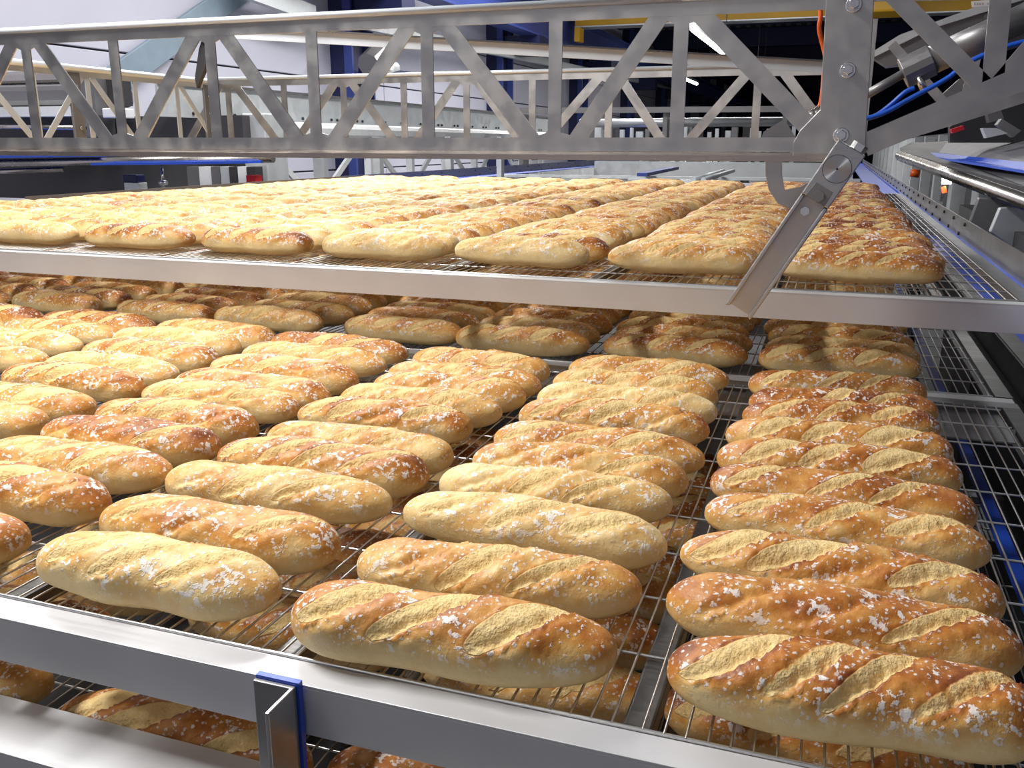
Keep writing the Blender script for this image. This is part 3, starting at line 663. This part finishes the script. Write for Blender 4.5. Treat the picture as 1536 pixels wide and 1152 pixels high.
# long horizontal bars and pipes further back
fb = empty('far_pipe_rack', (-3.4, 14, .3), 'grey beam and thick pale pipe crossing the hall far behind the trusses', 'pipes')
a, b = atY(780, 166, 13), atY(1245, 163, 13)
MB().bar(a, b, .08, .075).build('beam', M['greym'], fb)
a, b = atY(870, 185, 13.5), atY(1190, 182, 13.5)
MB().tube([a, b], .062, 14).build('pipe', M['galv'], fb)
for px in (786, 1000, 1178):
    a = atY(px, 180, 13.25); MB().box(a.x-.03, a.x+.03, 13.12, 13.4, FL, .42).build('post', M['greym'], fb)
for k, px in enumerate(range(890, 1200, 13)):
    a = atY(px+rng.uniform(-3, 3), 200, 14.5+rng.uniform(0, 2)); hgt = rng.uniform(.03, .2)
    m_ = M[['galv', 'greym', 'darkm', 'white', 'galv'][k % 5]]
    o = MB().box(a.x, a.x+rng.uniform(.03, .12), a.y, a.y+.1, FL, a.z+hgt*.6).build('machine_post', m_)
    tag(o, '%s upright of the distant line, %s from the left of that row' % ({0: 'bright', 1: 'grey', 2: 'dark', 3: 'white', 4: 'pale'}[k % 5], ORD[k+1]), 'post', 'uprights of the distant production line')
# side guard duct (left)
du = empty('side_guard', (-5, 7.4, .1), 'long pale side guard with dark top edge and rounded white beam on the left', 'guard')
MB().box(-5.02, -5.0, 6.0, 17, .20, .45).build('guard_panel', M['galv'], du)
MB().box(-5.03, -4.97, 6.0, 17, .45, .475).build('top_edge', M['greym'], du, label='dark top edge')
MB().box(-5.0, -4.72, 6.9, 15.5, .03, .19).build('white_beam', M['white'], du, bevel=.05, label='rounded white beam')
mb = MB()
for y in np.arange(6.4, 17, .55): mb.tube([(-5, y, .235), (-4.985, y, .235)], .014, 6).tube([(-5, y+.12, .235), (-4.985, y+.12, .235)], .014, 6)
mb.build('bolts', M['black'], du, kind='stuff')
for y in np.arange(7.0, 15.6, 1.05): MB().box(-4.9, -4.82, y, y+.07, -1.5, .03).build('post', M['white'], du)
for i, y in enumerate(np.arange(7.0, 14.6, 1.05)):
    a, b = (-4.86, y+.1, 0.02), (-4.86, y+.9, -.5)
    if i % 2: a, b = (-4.86, y+.1, -.5), (-4.86, y+.9, .02)
    MB().bar(a, b, .03, .06).build('diagonal', M['white'], du)
MB().box(-5.9, -5.05, 6.2, 20, -1.5, -.42).build('lower_cabinet', M['galv'], du)
# left machine
lm = empty('left_conveyor', (-6.9, 6.0, FL), 'dark conveyor machine at the left edge with steel tubes and blue belt edge', 'machine')
Y = 6.0
def pb(x0, y0, x1, y1, Yf, dep, name, mat, parent, bevel=0, label=None):
    a = atY(x0, (y0+y1)/2, Yf); b = atY(x1, (y0+y1)/2, Yf); c_ = atY((x0+x1)/2, y0, Yf); d_ = atY((x0+x1)/2, y1, Yf)
    return MB().box(a.x, b.x, Yf, Yf+dep, d_.z, c_.z).build(name, mat, parent, bevel=bevel, label=label)
pb(-60, 127, 140, 160, 6.3, .5, 'grey_drum', M['greym'], lm, .05)
pb(-60, 106, 135, 126, 6.5, .5, 'upper_hood', M['pipe'], lm, .03)
pb(-60, 160, 125, 175, 6.2, .5, 'white_cover', M['white'], lm)
pb(-60, 175, 330, 300, 6.45, .6, 'dark_body', M['darkm'], lm)
pb(115, 112, 143, 205, 6.2, .2, 'bolted_panel', M['greym'], lm, label='grey panel with white bolts')
mb = MB()
for (a, b) in ((130, 117), (133, 139), (137, 184)):
    p = atY(a, b, 6.2); mb.tube([p, p+Vector((0, -.02, 0))], .012, 8)
mb.build('bolt', M['white'], lm)
pb(151, 118, 172, 158, 6.35, .2, 'brown_box', M['darkm'], lm)
pb(153, 162, 176, 177, 6.2, .2, 'white_block', M['white'], lm, .01)
pb(330, 173, 364, 210, 6.2, .4, 'motor_box', M['darkm'], lm)
pb(366, 170, 400, 282, 6.3, .3, 'steel_cabinet', M['galv'], lm, .01)
MB().tube([atY(-40, 190, 6.1), atY(128, 192, 6.1)], .018, 10).build('thin_tube', M['pipe'], lm)
MB().tube([atY(-60, 245.5, 6.0), atY(410, 238, 6.0)], .030, 16).build('steel_tube', M['pipe'], lm)
MB().bar(atY(-60, 236, 6.06), atY(160, 233, 6.06), .3, .02).build('blue_belt', M['blue'], lm)
MB().bar(atY(150, 246, 5.9), atY(384, 243, 5.9), .2, .018).build('blue_belt', M['blue'], lm)
MB().tube([atY(-60, 259, 6.1), atY(97, 254, 6.1)], .022, 10).build('lower_tube', M['pipe'], lm)
for i, (x0, x1, m_) in enumerate(((282, 300, 'greym'), (300, 318, 'white'), (318, 331, 'greym'), (332, 345, 'galv'), (345, 358, 'darkm'), (358, 371, 'white'), (371, 384, 'darkm'))):
    pb(x0, 250, x1, 300, 6.2-.01*i, .1, 'frame_plate', M[m_], lm)
pb(370, 263, 384, 292, 5.95, .08, 'red_stop', M['red'], lm, label='red stop block')
pb(183, 262, 205, 274, 6.0, .1, 'blue_motor_cap', M['navy'], lm, .01)
pb(187, 274, 209, 300, 6.0, .1, 'motor_foot', M['galv'], lm, .005)
MB().tube([atY(243, 250, 6), atY(245, 282, 6)], .012, 8).tube([atY(240, 274, 6), atY(250, 274, 6)], .02, 8).build('lever', M['bolt'], lm)
# frame posts behind the left guide rail
for i, (x0, x1) in enumerate(((400, 411), (470, 486), (560, 570), (668, 676), (745, 752))):
    o = pb(x0, 205, x1, 300, 7.9, .08, 'frame_post', M['galv'], None)
    tag(o, 'pale post standing behind the left end of the top tray, %s from the left' % ORD[i+1], 'post', 'pale posts behind the top tray')
cm = empty('wall_motor', atX(575, 90, -7.3), 'grey motor unit fixed to the first blue column behind the trusses', 'motor')
MB().tube([atX(553, 98, -7.35), atX(575, 76, -7.35)], .20, 8, smooth=False).build('housing', M['greym'], cm)
MB().tube([atX(570, 108, -7.4), atX(592, 102, -7.4)], .11, 10).build('gearbox', M['galv'], cm)
MB().box(-7.8, -7.3, 14.4, 15.4, atX(560, 100, -7.4).z-.1, atX(560, 100, -7.4).z).build('mount_arm', M['navy'], cm)
# ------------------------------------------------------------------ right machine
rc = empty('right_conveyor', (.8, 4, FL), 'inclined conveyor with steel tube and blue belt edge at right', 'conveyor')
T0 = atX(1600, 326, .7); T0 = Vector((.7, 3.4, -.238)); T1 = atY(1350, 234, 8.6)
T0 = atY(1560, 311, 3.75)
MB().tube([T0, T1], [.031, .040], 20).build('steel_tube', M['pipe'], rc)
def rp(a, b, Y): return atY(a, b, Y)
def quadslab(pts, off, name, mat, parent=rc, label=None, bevel=0):
    return MB().prism(pts, off).build(name, mat, parent, label=label, bevel=bevel)
quadslab([rp(1350, 226, 8.7), rp(1560, 288, 3.9), rp(1560, 262, 4.4), rp(1415, 233, 8.2), rp(1372, 224, 8.8)], (0, 0, -.02), 'dark_tray', M['darkm'])
quadslab([rp(1368, 232, 8.6), rp(1560, 264, 4.2), rp(1560, 250, 4.5), rp(1400, 231, 8.4)], (0, 0, .012), 'blue_belt', M['blue'])
quadslab([rp(1408, 231, 8.4), rp(1560, 252, 4.6), rp(1560, 210, 6.5), rp(1422, 213, 9.4)], (0, 0, .012), 'steel_cover', M['dull'], label='dull grey steel cover plate')
quadslab([rp(1350, 222, 8.9), rp(1368, 214, 9.6), rp(1420, 212, 9.8), rp(1420, 232, 8.6), rp(1352, 230, 8.7)], (0, .02, 0), 'end_housing', M['darkm'])
for x0, y0, x1, y1, Y, nm, mt in ((1395, 262, 1540, 372, 6.2, 'dark_body', 'darkm'), ):
    pass
MB().box(.75, 1.5, 3.2, 6.3, FL, -.36).build('dark_body', M['darkm'], rc)
quadslab([rp(1468, 297, 4.6), rp(1560, 300, 4.6), rp(1560, 420, 4.6), rp(1452, 340, 4.6)], (0, .05, 0), 'glass_panel', M['greym'], bevel=.005)
quadslab([rp(1500, 312, 4.4), rp(1560, 308, 4.4), rp(1560, 400, 4.4), rp(1485, 348, 4.4)], (0, .05, 0), 'motor_plate', M['galv'], bevel=.005)
MB().tube([rp(1413, 271, 6.3), rp(1427, 271, 6.3)], .022, 8).build('white_indicator', M['lampm'], rc)
MB().tube([rp(1415, 280, 6.3), rp(1417, 289, 6.3)], .014, 8).build('red_indicator', M['lampr'], rc)
MB().bar(rp(1414, 290, 6.3), rp(1411, 302, 6.3), .02, .02).build('indicator_stem', M['bolt'], rc)
# ribbed machine wall at right
rw = empty('ribbed_machine', (1.2, 12, FL), 'row of pale vertical frames receding on the right beyond the guide rail', 'machine')
MB().box(1.45, 1.6, 9, 40, FL, .15).build('back_panel', M['darkm'], rw)
for k in range(14):
    y = 9.5+k*2.1
    MB().box(1.28, 1.45, y, y+.15, FL, .12).build('frame', M['galv'], rw)
    MB().box(1.36, 1.449, y+.3, y+1.1, FL, .02).build('door_panel', M['galv'], rw)
    MB().box(1.40, 1.449, y+1.25, y+1.9, FL, .08).build('dark_door', M['darkm'], rw)
MB().tube([rp(1366, 259, 9), rp(1379, 261, 9)], .035, 8).build('orange_handle', M['orange'], rw)
# dark robot machinery at far right
rb = empty('drive_unit', (1.4, 4.5, 0), 'dark drive machinery behind the right truss arm above the conveyor', 'machine')
for pts, Y, m_, nm in (
        ([(1425, 190), (1450, 176), (1475, 150), (1560, 120), (1560, 214), (1425, 214)], 6.6, 'darkm', 'gear_housing'),
        ([(1478, 158), (1500, 160), (1506, 178), (1484, 184)], 6.3, 'greym', 'gear_block'),
        ([(1496, 187), (1503, 178), (1532, 196), (1520, 206)], 6.0, 'greym', 'motor'),
        ([(1474, 192), (1495, 192), (1512, 200), (1480, 207)], 5.95, 'galv', 'bracket'),
        ([(1404, 150), (1440, 118), (1560, 70), (1560, 150), (1480, 150), (1440, 165)], 7.2, 'greym', 'upper_housing'),
        ([(1480, 20), (1560, 0), (1560, 60), (1490, 80)], 5.2, 'darkm', 'top_housing'),
        ([(1306, 84), (1345, 60), (1560, -10), (1560, 40), (1400, 92), (1330, 100)], 5.4, 'greym', 'channel_beam'),
        ([(1308, 78), (1350, 52), (1560, -25), (1560, -8), (1400, 42), (1306, 88)], 5.35, 'galv', 'channel_lip'),
        ([(1427, 194), (1445, 188), (1447, 194), (1429, 200)], 6.4, 'red', 'red_label')):
    MB().prism([atY(a, b, Y) for a, b in pts], (0, .12, 0)).build(nm, M[m_], rb)
MB().bar((1.9, 6.8, FL), (1.9, 6.8, .1), .2, .2).build('stand', M['darkm'], rb)
lbp = [(1457, 2), (1501, -2), (1500, 7), (1458, 11)]
st = MB().prism([atY(a, b, 5.2) for a, b in lbp], (0, .004, 0)).build('sticker', M['label'], rb, label='white sticker with small grey print')
ik = MB()
for k in range(9):
    if k == 4: continue
    a = 1461+k*4; ik.prism([atY(a, 4, 5.198), atY(a+2.6, 4, 5.198), atY(a+2.6, 7.5, 5.198), atY(a, 7.5, 5.198)], (0, .001, 0))
ik.build('print', M['ink'], st, kind='stuff')
